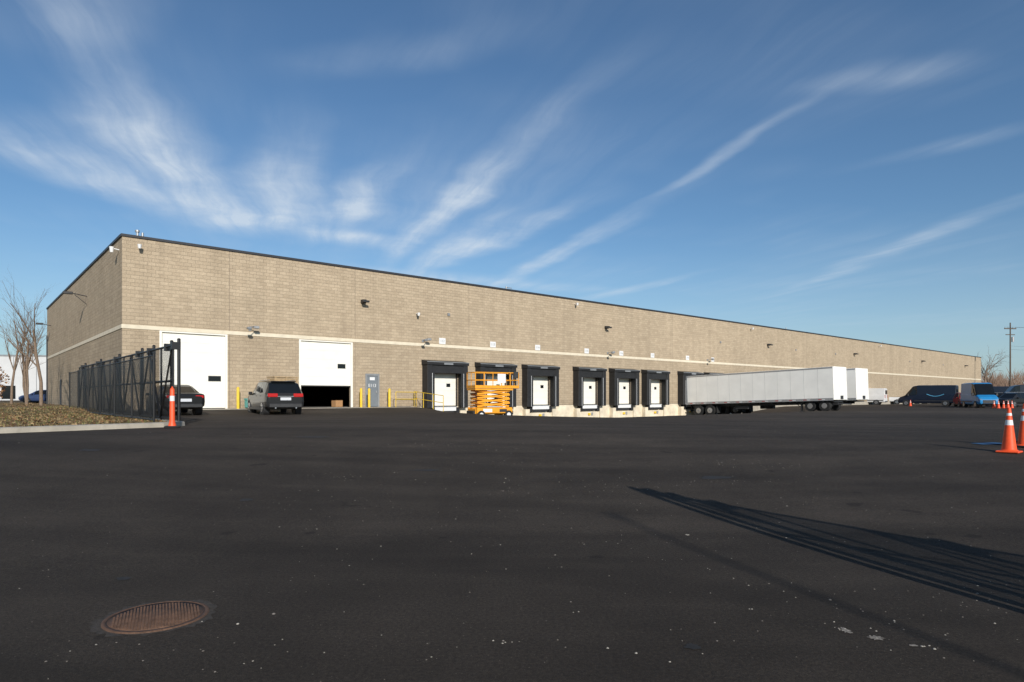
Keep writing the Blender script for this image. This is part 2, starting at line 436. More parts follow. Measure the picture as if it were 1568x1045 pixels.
w.box(4.35,4.95,.085,.10,1.62,1.86,GLASS); w.box(4.3,5.0,.092,.102,1.58,1.9,DARKM)
w.box(1.86,5.24,.09,.16,.021,.05,RUB)
w.build('overhead_door',W)
w=MB(); secdoor(w,9.7,13.18,1.42,4.25,.10,5)
w.box(12.25,12.8,.085,.10,2.55,2.85,GLASS); w.box(9.7,13.18,.085,.16,1.35,1.42,RUB)
w.build('overhead_door_open',W)
w=MB()
for a,b,z in ((1.86,5.24,4.27),(9.7,13.18,4.25)):
    w.box(a-.09,a+.03,-.02,.09,.0,z+.05,WHITE); w.box(b-.03,b+.09,-.02,.09,0,z+.05,WHITE); w.box(a+.03,b-.03,-.02,.09,z-.02,z+.05,WHITE)
w.build('door_frames',W)
DG=pm('grey_door',(.17,.19,.21),.5,.06,3)
w=MB(); w.box(14.26,15.2,.06,.1,.02,2.2,GREYM); w.box(14.33,15.13,.03,.058,.03,2.12,DG); w.box(14.2,14.33,-.015,.08,0,2.26,GREYM); w.box(15.13,15.26,-.015,.08,0,2.26,GREYM); w.box(14.33,15.13,-.015,.08,2.12,2.26,GREYM)
w.box(15.0,15.06,-.02,.03,.95,1.1,GALV); w.box(14.55,14.92,.022,.03,1.82,2.02,REFL); w.build('personnel_door',W)
FX=lambda s,y,z: Matrix.Translation((s,y,z))@Matrix.Rotation(math.pi/2,4,'X')
text('door_number','E113',.30,REFL,W,FX(14.73,.022,1.45))
for n_,d in enumerate(docks):
    w=MB(); p=.72
    w.box(d,d+.42,-p,-.002,-.12,3.0,BLACKV,.03); w.box(d+3.18,d+3.6,-p,-.002,-.12,3.0,BLACKV,.03)
    w.box(d+.42,d+.62,-p+.02,-p+.06,-.1,2.5,BLACKV); w.box(d+2.98,d+3.18,-p+.02,-p+.06,-.1,2.5,BLACKV)
    w.box(d+.40,d+.425,-p-.006,-p+.01,-.1,2.4,REFL); w.box(d+3.175,d+3.2,-p-.006,-p+.01,-.1,2.4,REFL)
    w.add([(d-.05,-.002,3.0),(d+3.65,-.002,3.0),(d+3.65,-p-.05,3.0),(d-.05,-p-.05,3.0),(d-.05,-.002,3.36),(d+3.65,-.002,3.36),(d+3.65,-p-.05,3.22),(d-.05,-p-.05,3.22)],
          [(0,1,2,3),(4,7,6,5),(3,2,6,7),(0,3,7,4),(1,5,6,2)],BLACKV)
    w.box(d-.06,d+3.66,-p-.062,-p-.045,3.19,3.235,GREYM)
    w.box(d+.42,d+3.18,-p+.07,-p+.10,2.42,3.0,BLACKV)
    w.box(d+1.4,d+2.2,-p-.056,-p-.049,3.03,3.15,GREYM)
    a,b=d+.55,d+3.05
    for i in range(5): w.box(a,b,.12,.17,.05+i*.57,.05+(i+1)*.57-.008,WHITE)
    w.box(a,b,.135,.16,.03,2.9,WHITE)
    w.box(a+1.65,a+2.0,.105,.12,1.42,1.68,GLASS)
    w.box(a-.07,a,-.02,.12,0,2.9,DARKM); w.box(b,b+.07,-.02,.12,0,2.9,DARKM)
    w.box(d+.75,d+2.85,-.31,.1,-.07,-.018,GALV); w.box(d+.75,d+2.85,-.36,-.30,-.34,-.07,REFL)
    w.box(d+.55,d+.85,-.40,-.035,-.60,-.08,BLACKV,.02); w.box(d+2.75,d+3.05,-.40,-.035,-.60,-.08,BLACKV,.02)
    w.box(d+1.0,d+2.6,-.301,-.29,-.56,-.36,DARKM)
    w.box(d+1.6,d+1.85,-.42,-.302,-.95,-.75,YEL,.02); w.box(d+2.0,d+2.2,-.4,-.302,-.95,-.7,GALV,.02)
    w.build('dock_shelter_%d'%(n_+1),W)
    w=MB(); c=d+1.75; w.box(c-.28,c+.28,-.03,-.002,4.58,5.02,REFL); w.build('bay_sign_%d'%(n_+1),W)
    text('bay_number_%d'%(n_+1),str(112+n_),.26,GREYM,W,FX(c,-.032,4.8))
w=MB()
for s in (13.98,38.6,68.6,94.4,124,150):
    w.box(s-.14,s+.14,-.32,-.002,6.95,7.2,DARKM,.03); w.box(s-.05,s+.05,-.5,-.3,7.05,7.17,DARKM); w.box(s-.22,s+.22,-.62,-.42,6.98,7.1,DARKM,.02)
def arm(s,z,l=.9):
    w.box(s-.08,s+.08,-.03,-.002,z-.1,z+.1,GREYM); w.tube((s,0,z),(s+.1,-l*.6,z+.14),.022,.022,GREYM); w.tube((s+.1,-l*.6,z+.14),(s-.3,-l,z+.05),.022,.022,GREYM)
    w.box(s-.45,s-.2,-l-.1,-l+.12,z-.1,z+.04,GREYM,.03); w.box(s+.04,s+.36,-l*.6-.1,-l*.6+.1,z,z+.16,GALV,.03)
for s in (6.6,18.75,38.9,55.4): arm(s,4.72)
for s,z in ((.75,8.75),(34.5,8.85),(64.5,8.8),(104,8.8),(18.2,6.6)):
    w.tube((s,0,z),(s,-.35,z+.02),.03,.03,REFL); w.tube((s,-.35,z+.06),(s,-.35,z-.16),.11,.07,REFL,12)
for s in (21.0,58,76,88,118,136): w.box(s-.1,s+.1,-.08,-.002,6.7,6.9,GREYM)
w.tube((0,12.2,7.45),(-1.1,12.2,7.62),.03,.03,DARKM); w.box(-1.35,-.8,12.05,12.35,7.5,7.66,DARKM,.02); w.tube((0,12.2,6.9),(-.7,12.2,7.5),.02,.02,DARKM)
w.tube((0,34,7.3),(-.9,34,7.45),.03,.03,DARKM); w.box(-1.15,-.6,33.8,34.2,7.35,7.5,DARKM,.02)
w.tube((0,.8,8.6),(-.35,.8,8.65),.03,.03,REFL); w.tube((-.35,.8,8.72),(-.35,.8,8.42),.12,.08,REFL,12)
w.box(-.06,-.002,26,26.9,0,2.15,DARKM); w.box(-.12,-.002,36.9,37.1,-.2,6.6,DARKM)
w.build('wall_fixtures',W)
w=MB()
for s in (.9,1.15): w.tube((s,1.0,8.9),(s,1.0,9.75),.06,.06,GALV)
w.tube((.9,1,9.75),(.9,1,9.85),.12,.12,GALV)
for s in (27.3,75,108,131): w.tube((s,.8,8.9),(s,.8,9.7),.06,.06,GALV)
w.tube((27.3,.8,9.62),(27.9,.8,9.62),.03,.03,GALV)
w.build('roof_vents',W)
w=MB()
w.add([(17.7,-.05,-1.3),(18.0,-.05,-1.3),(18.0,-4.2,-1.3),(17.7,-4.2,-1.3),(17.7,-.05,.02),(18.0,-.05,.02),(18.0,-4.2,-.32),(17.7,-4.2,-.32)],[(4,7,6,5),(3,2,6,7),(0,3,7,4),(1,5,6,2)],DOCKC)
w.build('retaining_wall',W)
def rail(name,P,h=1.07):
    m=MB()
    for a,b in zip(P[:-1],P[1:]):
        a=Vector(a);b=Vector(b)
        for q in (h,h*.55): m.tube(a+Vector((0,0,q)),b+Vector((0,0,q)),.022,.022,YEL)
        k=max(1,round((b-a).length/1.2))
        for i in range(k+1):
            p=a+(b-a)*i/k; m.tube(p-Vector((0,0,.1)),p+Vector((0,0,h)),.022,.022,YEL)
    return m
X=lambda s,t,z=0:(*xy(s,t),z)
m=rail('',[X(15.9,1.1,SLAB-.05),X(17.55,1.1,SLAB-.06),X(17.75,.6,SLAB)]); m.build('safety_railing')
m=rail('',[X(17.85,.3,SLAB),X(17.85,3.9,SLAB-.3)]); m.build('safety_railing')
def bollard(s,t,h=1.25):
    x,y=xy(s,t); m=MB(); m.lathe([(.085,-.1),(.085,h-.05),(.07,h),(.03,h+.03),(0,h+.035)],YEL,14); m.build('bollard',loc=(x,y,gz(x,y)))
for s,t in ((5.75,.55),(1.4,.55),(9.25,.55),(13.6,.55),(14.0,.9),(15.75,.5)): bollard(s,t)
m=MB(); m.box(-.36,.36,-.25,.25,.05,.5,TEAL,.03); m.box(-.39,.39,-.28,.28,.5,.6,TEAL,.02); m.box(-.3,-.2,-.2,.2,0,.05,DARKM); m.box(.2,.3,-.2,.2,0,.05,DARKM)
x,y=xy(6.5,.7); m.build('storage_bin',loc=(x,y,gz(x,y)+.02),rot=(0,0,ANG))
m=MB()
for i in range(7): m.box(-.7,.7,-.5,-.48,.14+i*.24,.14+i*.24+.21,WOOD)
for i in range(7): m.box(-.7,.7,.48,.5,.14+i*.24,.14+i*.24+.21,WOOD)
for i in range(7): m.box(-.72,-.70,-.5,.5,.14+i*.24,.14+i*.24+.21,WOOD); m.box(.70,.72,-.5,.5,.14+i*.24,.14+i*.24+.21,WOOD)
for a in (-.7,-.05,.6): m.box(a,a+.1,-.53,-.5,.1,1.84,WOOD)
m.box(-.74,.74,-.54,.54,1.84,1.9,WOOD)
for a in (-.7,-.05,.6): m.box(a,a+.1,-.5,.5,0,.1,WOOD)
m.box(-.72,.72,-.5,.5,.1,.13,WOOD)
x,y=xy(8.15,1.1); m.build('wooden_crate',loc=(x,y,gz(x,y)+.02),rot=(0,0,ANG+.05))
m=MB(); m.box(-.28,.28,-.22,.22,0,.42,CARDB); m.box(-.29,.0,-.23,.23,.42,.43,CARDB); m.box(.02,.29,-.23,.23,.42,.435,CARDB)
x,y=xy(12.5,-.7); m.build('cardboard_box',loc=(x,y,SLAB+.025),rot=(0,0,ANG+.2))

# ------------------------------------------------------------------ vehicles
def wheel(m,x,y,r,wd,side):
    y0,y1=(y-wd,y) if side>0 else (y,y+wd)
    m.tube((x,y0,r),(x,y1,r),r,r,RUB,22)
    o=y+side*.004
    m.tube((x,y+side*-.02,r),(x,o+side*.002,r),r*.66,r*.62,HUB,18)
    m.tube((x,o,r),(x,o+side*.012,r),r*.14,r*.12,DARKM,10)
    for i in range(5):
        a=i*6.283/5+.3; c,s_=math.cos(a),math.sin(a)
        p=Vector((x+c*r*.40,o+side*.004,r+s_*r*.40))
        m.tube(p-Vector((0,side*.003,0)),p+Vector((0,side*.004,0)),r*.13,r*.13,DARKM,7)
def car(name,stn,paint,loc,heading,wheels,wr,glass_segs,wind_segs,W_,extra=None):
    m=MB(); n=14
    secs=[]
    for (x,w_,zb,zl,zr,rw) in stn:
        pts=[(w_*.82,zb),(w_*.97,zb+.1),(w_,zb+(zl-zb)*.45),(w_*.985,zl-.06),(w_*.95,zl),(rw+.03,zr-.06*min(1,(zr-zl)*3)),(rw*.82,zr-.0)]
        ring=[(x,y,z) for y,z in pts]+[(x,-y,z) for y,z in pts[::-1]]
        secs.append(ring)
    for k in range(len(secs)-1):
        a,b=secs[k],secs[k+1]
        for i in range(n):
            j=(i+1)%n
            mt=paint
            if i in(4,8) and k in glass_segs: mt=GLASS
            if i in (5,6,7) and k in wind_segs: mt=GLASS
            if i==13: mt=DARKM
            m.add([a[i],a[j],b[j],b[i]],[(0,3,2,1)],mt,False)
    m.add(secs[0],[tuple(range(n))],paint); m.add(secs[-1],[tuple(range(n-1,-1,-1))],paint)
    for x in wheels:
        for sd in (1,-1):
            y=sd*W_
            m.tube((x,y-sd*.3,wr*1.02),(x,y+sd*.006,wr*1.02),wr*1.17,wr*1.17,DARKM,22)
            wheel(m,x,y+sd*.014,wr,.24,sd)
    if extra: extra(m)
    return m.build(name,loc=loc,rot=(0,0,heading))
def suv(name,paint,x,y,heading):
    S=[(-2.36,.80,.45,.90,.95,.70),(-2.30,.91,.32,1.02,1.08,.76),(-2.05,.94,.27,1.12,1.52,.70),(-1.90,.945,.26,1.12,1.62,.70),(-1.55,.95,.26,1.11,1.68,.70),(-.90,.955,.25,1.08,1.71,.72),(-.80,.955,.25,1.07,1.71,.72),(.12,.955,.25,1.05,1.70,.72),(.22,.955,.25,1.05,1.69,.72),(.72,.95,.25,1.04,1.60,.68),(1.45,.94,.26,1.02,1.07,.74),(2.05,.90,.28,.93,.98,.68),(2.28,.82,.34,.80,.85,.6),(2.36,.72,.42,.68,.70,.55)]
    def ex(m):
        for s in (1,-1):
            m.box(-2.385,-2.18,.38 if s>0 else -.86,.86 if s>0 else -.38,.88,1.06,RED,.02)
            m.box(-.02+.75,.98,s*1.0-.09,s*1.0+.09,1.0,1.16,paint,.03)
            m.tube((-1.7,s*.64,1.74),(.5,s*.64,1.74),.018,.018,GALV,6)
            m.box(-1.3,1.3,s*.955-.02,s*.955+.015,.24,.36,DARKM)
            m.box(2.18,2.34,s*.62-.16,s*.62+.16,.72,.86,HUB,.03)
            m.tube((-2.42,s*.5,.34),(-2.3,s*.5,.34),.04,.04,HUB,8)
            for xx in (-1.2,-.3,): m.box(xx,xx+.16,s*.955-.01,s*.955+.02,.93,.96,paint)
        m.box(-2.41,-2.30,-.80,.80,.36,.56,DARKM,.03)
        m.box(-2.385,-2.33,-.26,.26,.72,.86,PLATE,.005); m.box(-2.375,-2.3,-.5,.5,.90,.93,HUB)
        m.box(-2.0,-1.72,-.6,.6,1.64,1.69,paint,.02)
        m.box(2.3,2.38,-.5,.5,.45,.75,DARKM,.02)
    return car(name,S,paint,(x,y,gz(x,y)),heading,(-1.42,1.42),.36,{4,6,8},{1,2,9},.93,ex)
def sedan(name,paint,x,y,heading):
    S=[(-2.38,.72,.45,.80,.84,.6),(-2.30,.86,.32,.96,1.0,.70),(-1.75,.90,.24,1.0,1.05,.72),(-1.15,.91,.22,.98,1.34,.62),(-.85,.915,.22,.97,1.42,.62),(-.42,.92,.22,.96,1.45,.63),(-.34,.92,.22,.96,1.45,.63),(.40,.92,.22,.94,1.43,.63),(.75,.915,.22,.93,1.33,.6),(1.40,.90,.23,.91,.95,.66),(2.0,.86,.26,.82,.86,.6),(2.32,.70,.36,.66,.68,.5)]
    def ex(m):
        for s in (1,-1):
            m.box(-2.36,-2.15,.42 if s>0 else -.80,.80 if s>0 else -.42,.78,.92,RED,.02)
            m.box(.85,1.05,s*.96-.08,s*.96+.08,.92,1.05,paint,.03)
            m.box(2.1,2.3,s*.6-.15,s*.6+.15,.62,.74,HUB,.02)
        m.box(-2.41,-2.3,-.74,.74,.34,.52,DARKM,.03); m.box(-2.40,-2.33,-.26,.26,.62,.76,PLATE,.005)
    return car(name,S,paint,(x,y,gz(x,y)),heading,(-1.38,1.42),.33,{3,4,6,7},{2,8},.895,ex)
def van(name,paint,x,y,heading,L=5.9,Hh=2.65,stripe=None):
    r=-L/2; f=L/2
    S=[(r-.03,.93,.45,1.5,Hh-.1,.84),(r+.05,.98,.36,1.52,Hh,.86),(r+1.6,1.0,.34,1.5,Hh+.02,.88),(f-2.4,1.0,.34,1.48,Hh+.02,.88),(f-2.25,1.0,.34,1.46,Hh,.88),(f-1.75,1.0,.34,1.42,Hh-.12,.84),(f-.85,.98,.34,1.32,1.42,.80),(f-.25,.93,.36,1.10,1.16,.74),(f-.03,.84,.42,.90,.93,.66),(f,.74,.5,.74,.76,.6)]
    def ex(m):
        for s in (1,-1):
            m.box(r-.06,r+.02,s*.87-.07,s*.87+.07,1.0,1.5,RED,.01)
            m.box(f-1.35,f-1.2,s*1.12-.1,s*1.12+.1,1.3,1.62,DARKM,.03)
            m.box(f-.25,f-.04,s*.72-.14,s*.72+.14,.78,.98,HUB,.03)
            m.box(r+.2,f-1.9,s*1.0-.01,s*1.0+.015,.62,.72,DARKM)
            if stripe:
                pts=[(r+1.3+i*.16,1.55-.28*math.sin(math.pi*i/12)) for i in range(13)]
                for a,b in zip(pts[:-1],pts[1:]): m.tube((a[0],s*.985,a[1]),(b[0],s*.985,b[1]),.05,.05,stripe,6)
            m.add([(f-2.15,s*1.002,1.50),(f-1.35,s*.99,1.44),(f-1.75,s*.945,2.1),(f-2.15,s*.945,2.15)],[(0,1,2,3),(3,2,1,0)],GLASS)
        m.box(f-.08,f+.02,-.6,.6,.5,.85,DARKM,.03); m.box(r-.08,r,-.85,.85,.4,.55,DARKM,.02)
        m.box(r-.045,r-.02,-.75,-.06,1.6,2.2,GLASS); m.box(r-.045,r-.02,.06,.75,1.6,2.2,GLASS)
    return car(name,S,paint,(x,y,gz(x,y)),heading,(r+1.15,f-1.0),.36,{4,5},{5},.98,ex)
def pickup(name,paint,x,y,heading):
    S=[(-2.75,.90,.5,1.02,1.06,.84),(-2.7,.95,.42,1.10,1.14,.9),(-.62,.96,.40,1.12,1.16,.9),(-.55,.96,.40,1.12,1.80,.70),(.0,.96,.40,1.12,1.86,.72),(.5,.96,.40,1.11,1.86,.72),(.58,.96,.40,1.11,1.86,.72),(.9,.95,.40,1.10,1.76,.7),(1.45,.95,.40,1.08,1.14,.80),(2.5,.92,.42,1.02,1.06,.76),(2.72,.85,.5,.92,.94,.7)]
    def ex(m):
        for s in (1,-1):
            m.box(-2.78,-2.68,s*.86-.08,s*.86+.08,.75,1.08,RED,.01); m.box(2.62,2.76,s*.68-.16,s*.68+.16,.72,.92,HUB,.02)
            m.box(1.0,1.2,s*1.03-.1,s*1.03+.1,1.1,1.32,DARKM,.02)
        m.box(-2.5,-.75,-.78,.78,1.15,1.175,DARKM); m.box(2.68,2.78,-.5,.5,.6,.9,DARKM,.02); m.box(-2.85,-2.7,-.9,.9,.45,.6,HUB,.02); m.box(2.7,2.85,-.85,.85,.42,.58,HUB,.02)
    return car(name,S,paint,(x,y,gz(x,y)),heading,(-1.7,1.75),.39,{3,4,6,7},{7},.945,ex)
def car_paint(n,c): return pm(n,c,.35,.05,2,metal=0,coat=.22,spec=.3)
dg=math.radians
suv('parked_suv',car_paint('charcoal_paint',(.016,.016,.017)),-12.6,34.0,dg(124))
sedan('parked_sedan',car_paint('black_paint',(.012,.012,.013)),-16.85,32.0,dg(130))
sedan('parked_sedan',car_paint('blue_paint',(.03,.05,.12)),-50,69,dg(190))
van('delivery_van',car_paint('navy_paint',(.008,.014,.03)),55.6,86,dg(137),6.6,2.72,pm('sky_blue_decal',(.10,.35,.55),.4,.05))
van('delivery_van',car_paint('azure_paint',(.02,.22,.50)),52.0,71.5,dg(-108),5.6,2.75)
suv('parked_suv',MATS['black_paint'],59.0,75.5,dg(200))
van('delivery_van',car_paint('white_paint',(.7,.7,.7)),55.0,100,dg(140),5.6,2.5)
pickup('pickup_truck',MATS['white_paint'],61.5,106,dg(150))
pickup('pickup_truck',MATS['white_paint'],70.5,113,dg(140))
suv('parked_suv',car_paint('red_paint',(.30,.02,.02)),57.8,107,dg(160))
van('delivery_van',MATS['navy_paint'],70,95,dg(150),6.2,2.7)
van('delivery_van',MATS['navy_paint'],65.5,82,dg(160),6.2,2.7)
van('delivery_van',MATS['white_paint'],76,102,dg(150),6.2,2.7)
sedan('parked_sedan',car_paint('grey_paint',(.12,.13,.14)),66,88,dg(170))
suv('parked_suv',MATS['red_paint'],55.2,78.2,dg(245))
suv('parked_suv',MATS['black_paint'],60.5,82.0,dg(140))

# ------------------------------------------------------------------ semi trailers
TW=pm('trailer_white',(.88,.86,.81),.45,.06,.8); TWP=pm('trailer_panel_line',(.66,.65,.62),.5,.1,3)
def trailer(name,s):
    m=MB(); L=14.85; hw=1.3; z0=1.22; z1=4.08
    c=.12
    out=[(0,-hw),(L-c,-hw),(L,-hw+c),(L,hw-c),(L-c,hw),(0,hw)]
    vs=[(x,y,z0) for x,y in out]+[(x,y,z1-.03) for x,y in out]+[(x*.999+.005,y*.985,z1) for x,y in out]
    fs=[tuple(range(5,-1,-1)),tuple(range(12,18))]
    for k in (0,6):
        for i in range(6): fs.append((k+i,k+(i+1)%6,k+6+(i+1)%6,k+6+i))
    m.add(vs,fs,TW)
    for sd in (-1,1):
        y=sd*hw
        m.box(0,L-.15,min(y,y+sd*.02),max(y,y+sd*.02),z0-.06,z0+.16,GALV); m.box(0,L-.15,min(y,y+sd*.015),max(y,y+sd*.015),z1-.14,z1-.02,GALV)
        i=1.22
        while i<L-.3:
            m.box(i-.015,i+.015,min(y,y+sd*.006),max(y,y+sd*.006),z0+.17,z1-.15,TWP); i+=1.22
        i=.4
        while i<L-.8:
            m.box(i,i+.3,min(y,y+sd*.024),max(y,y+sd*.024),z0+.02,z0+.07,RED); m.box(i+.31,i+.6,min(y,y+sd*.024),max(y,y+sd*.024),z0+.02,z0+.07,REFL); i+=1.3
    m.box(-.04,.12,-hw-.012,hw+.012,z0-.1,z1+.01,GREYM)
    m.box(-.06,-.04,-1.2,-.02,z0+.1,z1-.15,TW); m.box(-.06,-.04,.02,1.2,z0+.1,z1-.15,TW)
    for y in (-.8,-.4,0,.4,.8): m.box(L,L+.012,y-.015,y+.015,z0+.1,z1-.1,TWP)
    m.box(L,L+.05,-.25,.25,z0+.05,z0+.35,DARKM)
    for y in (-.5,.5): m.box(.3,L-1,y-.05,y+.05,z0-.35,z0-.065,DARKM)
    for i in range(24): m.box(.4+i*.58,.46+i*.58,-hw+.03,hw-.03,z0-.16,z0-.062,DARKM)
    m.box(L-2.2,L-.3,-.9,.9,z0-.2,z0-.1,DARKM)
    for x in (1.35,2.65):
        m.tube((x,-1.1,.52),(x,1.1,.52),.07,.07,DARKM)
        for sd in (-1,1):
            y=sd*1.27
            m.tube((x,y-sd*.56,.52),(x,y,.52),.52,.52,RUB,24); m.tube((x,y-sd*.05,.52),(x,y+sd*.012,.52),.30,.27,HUB,18); m.tube((x,y,.52),(x,y+sd*.05,.52),.1,.08,GREYM,12)
    m.box(.7,3.4,-.6,-.45,.5,.95,DARKM); m.box(.7,3.4,.45,.6,.5,.95,DARKM)
    for y in (-1,.55): m.box(3.3,3.33,y-.1,y+.6,.25,1.1,RUB)
    m.box(.0,.1,-1.1,1.1,.5,.6,DARKM); m.box(.02,.1,-.6,-.5,.5,1.15,DARKM); m.box(.02,.1,.5,.6,.5,1.15,DARKM)
    for y in (-.95,.95):
        m.box(11.7,11.85,y-.07,y+.07,.32,1.15,DARKM); m.box(11.6,11.95,y-.16,y+.16,.24,.32,DARKM); m.tube((11.77,y,.6),(10.9,y*.6,1.1),.03,.03,DARKM)
    m.tube((11.77,-.95,.8),(11.77,.95,.8),.03,.03,DARKM)
    m.box(5.2,6.6,-.9,-.35,.55,.9,DARKM,.05)
    x,y=xy(s+1.3,.8)
    return m.build(name,loc=(x,y,-1.96),rot=(0,-math.atan(.5/14.85),-math.pi/2+ANG))
trailer('semi_trailer',50.4); trailer('semi_trailer',55.2)
m=MB()
for x in (-.62,.62):
    m.tube((x,-1.1,.45),(x,1.1,.45),.07,.07,DARKM)
    for sd in (-1,1):
        y=sd*1.2; m.tube((x,y-sd*.5,.45),(x,y,.45),.45,.45,RUB,24); m.tube((x,y-sd*.05,.45),(x,y+sd*.012,.45),.26,.23,HUB,18)
for y in (-.45,.45): m.box(-1.2,1.5,y-.06,y+.06,.5,.72,DARKM)
m.box(-.7,.7,-.5,.5,.72,.8,DARKM,.02); m.tube((1.4,.45,.6),(2.4,0,.55),.05,.05,DARKM); m.tube((1.4,-.45,.6),(2.4,0,.55),.05,.05,DARKM)
x,y=xy(51.75,14.0); m.build('trailer_dolly',loc=(x,y,gz(x,y)),rot=(0,-.03,-math.pi/2+ANG))

# ------------------------------------------------------------------ scissor lift
m=MB()
m.box(-1.25,1.25,-.58,.58,.28,.62,ORG,.04); m.box(-1.2,1.2,-.70,-.585,.34,.70,ORG,.03); m.box(-1.2,1.2,.585,.70,.34,.70,ORG,.03)
m.box(-1.36,-1.25,-.5,.5,.25,.5,DARKM,.02); m.box(1.25,1.36,-.5,.5,.25,.5,DARKM,.02)
for x in (-.92,.92):
    for sd in (-1,1):
        y=sd*.74; m.tube((x,y-sd*.22,.26),(x,y,.26),.26,.26,RUB,20); m.tube((x,y-.02*sd,.26),(x,y+sd*.01,.26),.14,.13,REFL,14)
lev=4; z=.74; hgt=.25
for i in range(lev):
    za=z+i*hgt; zb=za+hgt
    for y in (-.48,.48):
        for (a,b,o) in ((-1.1,1.1,.0),(1.1,-1.1,.07)):
            yy=y+o*(1 if y<0 else -1)
            d=Vector((b-a,0,zb-za-.05)); nrm=Vector((-d.z,0,d.x)).normalized()*.05
            p0=Vector((a,yy,za+.03));p1=Vector((b,yy,zb-.02))
            vs=[p0-nrm+Vector((0,-.025,0)),p1-nrm+Vector((0,-.025,0)),p1+nrm+Vector((0,-.025,0)),p0+nrm+Vector((0,-.025,0)),p0-nrm+Vector((0,.025,0)),p1-nrm+Vector((0,.025,0)),p1+nrm+Vector((0,.025,0)),p0+nrm+Vector((0,.025,0))]
            m.add(vs,[(0,1,2,3),(7,6,5,4),(0,4,5,1),(1,5,6,2),(2,6,7,3),(3,7,4,0)],ORG)
    for x in (-1.1,0,1.1): m.tube((x,-.5,(za+zb)/2 if x==0 else za+.03),(x,.5,(za+zb)/2 if x==0 else za+.03),.03,.03,DARKM,8)
m.tube((-.5,0,.75),(.6,0,1.35),.06,.06,DARKM,10)
pz=z+lev*hgt
m.box(-1.28,1.28,-.62,.62,pz,pz+.10,ORG,.01); m.box(-1.22,1.7,-.56,.56,pz+.105,pz+.13,GALV)
for sd in (-1,1):
    y=sd*.6
    m.box(-1.27,1.68,y-.012,y+.012,pz+.13,pz+.30,ORG)
    for q in (.62,1.08): m.tube((-1.27,y,pz+q),(1.68,y,pz+q),.024,.024,ORG,8)
    for x in (-1.27,-.7,-.1,.5,1.1,1.68): m.tube((x,y,pz+.12),(x,y,pz+1.08),.022,.022,ORG,8)
for x in (-1.27,1.68):
    for q in (.62,1.08): m.tube((x,-.6,pz+q),(x,.6,pz+q),.024,.024,ORG,8)
    m.box(x-.012,x+.012,-.6,.6,pz+.13,pz+.30,ORG); m.tube((x,0,pz+.12),(x,0,pz+1.08),.022,.022,ORG,8)
m.box(.2,.75,-.65,-.63,pz+.45,pz+1.0,REFL); m.box(1.3,1.6,-.72,-.58,pz+.75,pz+1.15,DARKM,.02)
m.box(-.8,-.2,-.71,-.702,.42,.62,REFL); m.box(.3,.8,-.71,-.702,.42,.6,DARKM)
m.tube((1.6,.5,pz+1.08),(1.6,.5,pz+1.3),.03,.02,DARKM,6)
m.build('scissor_lift',loc=(-1.35,39.5,gz(-1.35,39.5)+.0),rot=(0,0,dg(28)))

# ------------------------------------------------------------------ cones
def cone(name,x,y,h=.91,b=.19,weight=True):
    m=MB(); z=gz(x,y)
    m.box(-b*1.05,b*1.05,-b*1.05,b*1.05,0,.035,CONE if not weight else RUB,.012); r0=b*.72; r1=.028
    def rr(q): return r0+(r1-r0)*q
    def band(a,c,mt): m.lathe([(rr(a),.03+a*(h-.03)),(rr(c),.03+c*(h-.03))],mt,24)
    m.lathe([(b*.9,.035),(r0,.06)],CONE,24)
    band(.03,.60,CONE); band(.60,.72,REFL); band(.72,.82,CONE); band(.82,.88,REFL); band(.88,1,CONE)
    m.lathe([(r1,h),(r1*.6,h+.006),(0,h+.006)],CONE,24)
    m.build(name,loc=(x,y,z),rot=(0,0,U(0,1)))
cone('traffic_cone',9.36,12.1,.84,.17,False); cone('traffic_cone',10.25,12.85,.86,.17)
for i,(u_,d_) in enumerate(((.757,66),(.765,66.5),(.772,66.2),(.778,67),(.750,67.5),(.62,82))): cone('traffic_cone',u_*d_,d_,.8,.22)
m=MB(); m.box(-.2,.2,-.2,.2,0,.06,RUB,.02); m.lathe([(.11,.06),(.075,.2),(.062,1.1),(.045,1.15),(.02,1.16),(.02,1.2),(0,1.2)],CONE,18); m.lathe([(.068,.78),(.066,.93)],REFL,18); m.lathe([(.07,.5),(.068,.64)],REFL,18)
m.build('traffic_delineator',loc=(-9.86,18.65,gz(-9.86,18.65)),rot=(0,0,.4))
m=MB(); m.tube((0,0,.0),(0,0,.09),.26,.24,RUB,20); m.tube((0,0,.09),(0,0,.5),.03,.03,CONE)
m.build('sign_base',loc=(10.6,13.2,gz(10.6,13.2)))
m=MB(); BP=pm('blue_marking',(.02,.09,.2),.8,.3,8)
vs=[(9.75,13.3),(10.4,13.42),(10.3,13.75),(9.7,13.6)]; m.add([(x,y,gz(x,y)+.012) for x,y in vs],[(0,1,2,3)],BP); m.build('painted_marking')

# ------------------------------------------------------------------ gate fences
def gate(name,x,y,ang,L,h,zs,ext):
    m=MB(); P=BLKM
    for q in (.12,h*.93,h*.5): m.tube((0,0,q),(L,0,q),.035,.035,P,8)
    k=int(L/1.5); 
    for i in range(k+1):
        u=L*i/k; m.tube((u,0,.05),(u,0,h*.93),.03,.03,P,8)
        if i<k:
            u2=L*(i+1)/k
            a,b=((u,.12),(u2,h*.93)) if i%2 else ((u,h*.93),(u2,.12)); m.tube((a[0],.03,a[1]),(b[0],.03,b[1]),.03,.03,P,6)
    for u in ext:
        m.tube((u,-.16,-.2),(u,-.16,h),.05,.05,P,10); m.lathe([(.055,h),(.04,h+.04),(0,h+.05)],P,10,(u,-.16,0)); m.box(u-.06,u+.06,-.2,.06,h*.88,h*.97,P)
    m.box(0,L,-.002,.002,.12,h*.93,LINK)
    return m.build(name,loc=(x,y,zs),rot=(0,0,ang))
fa=math.atan2(.757,-.653)
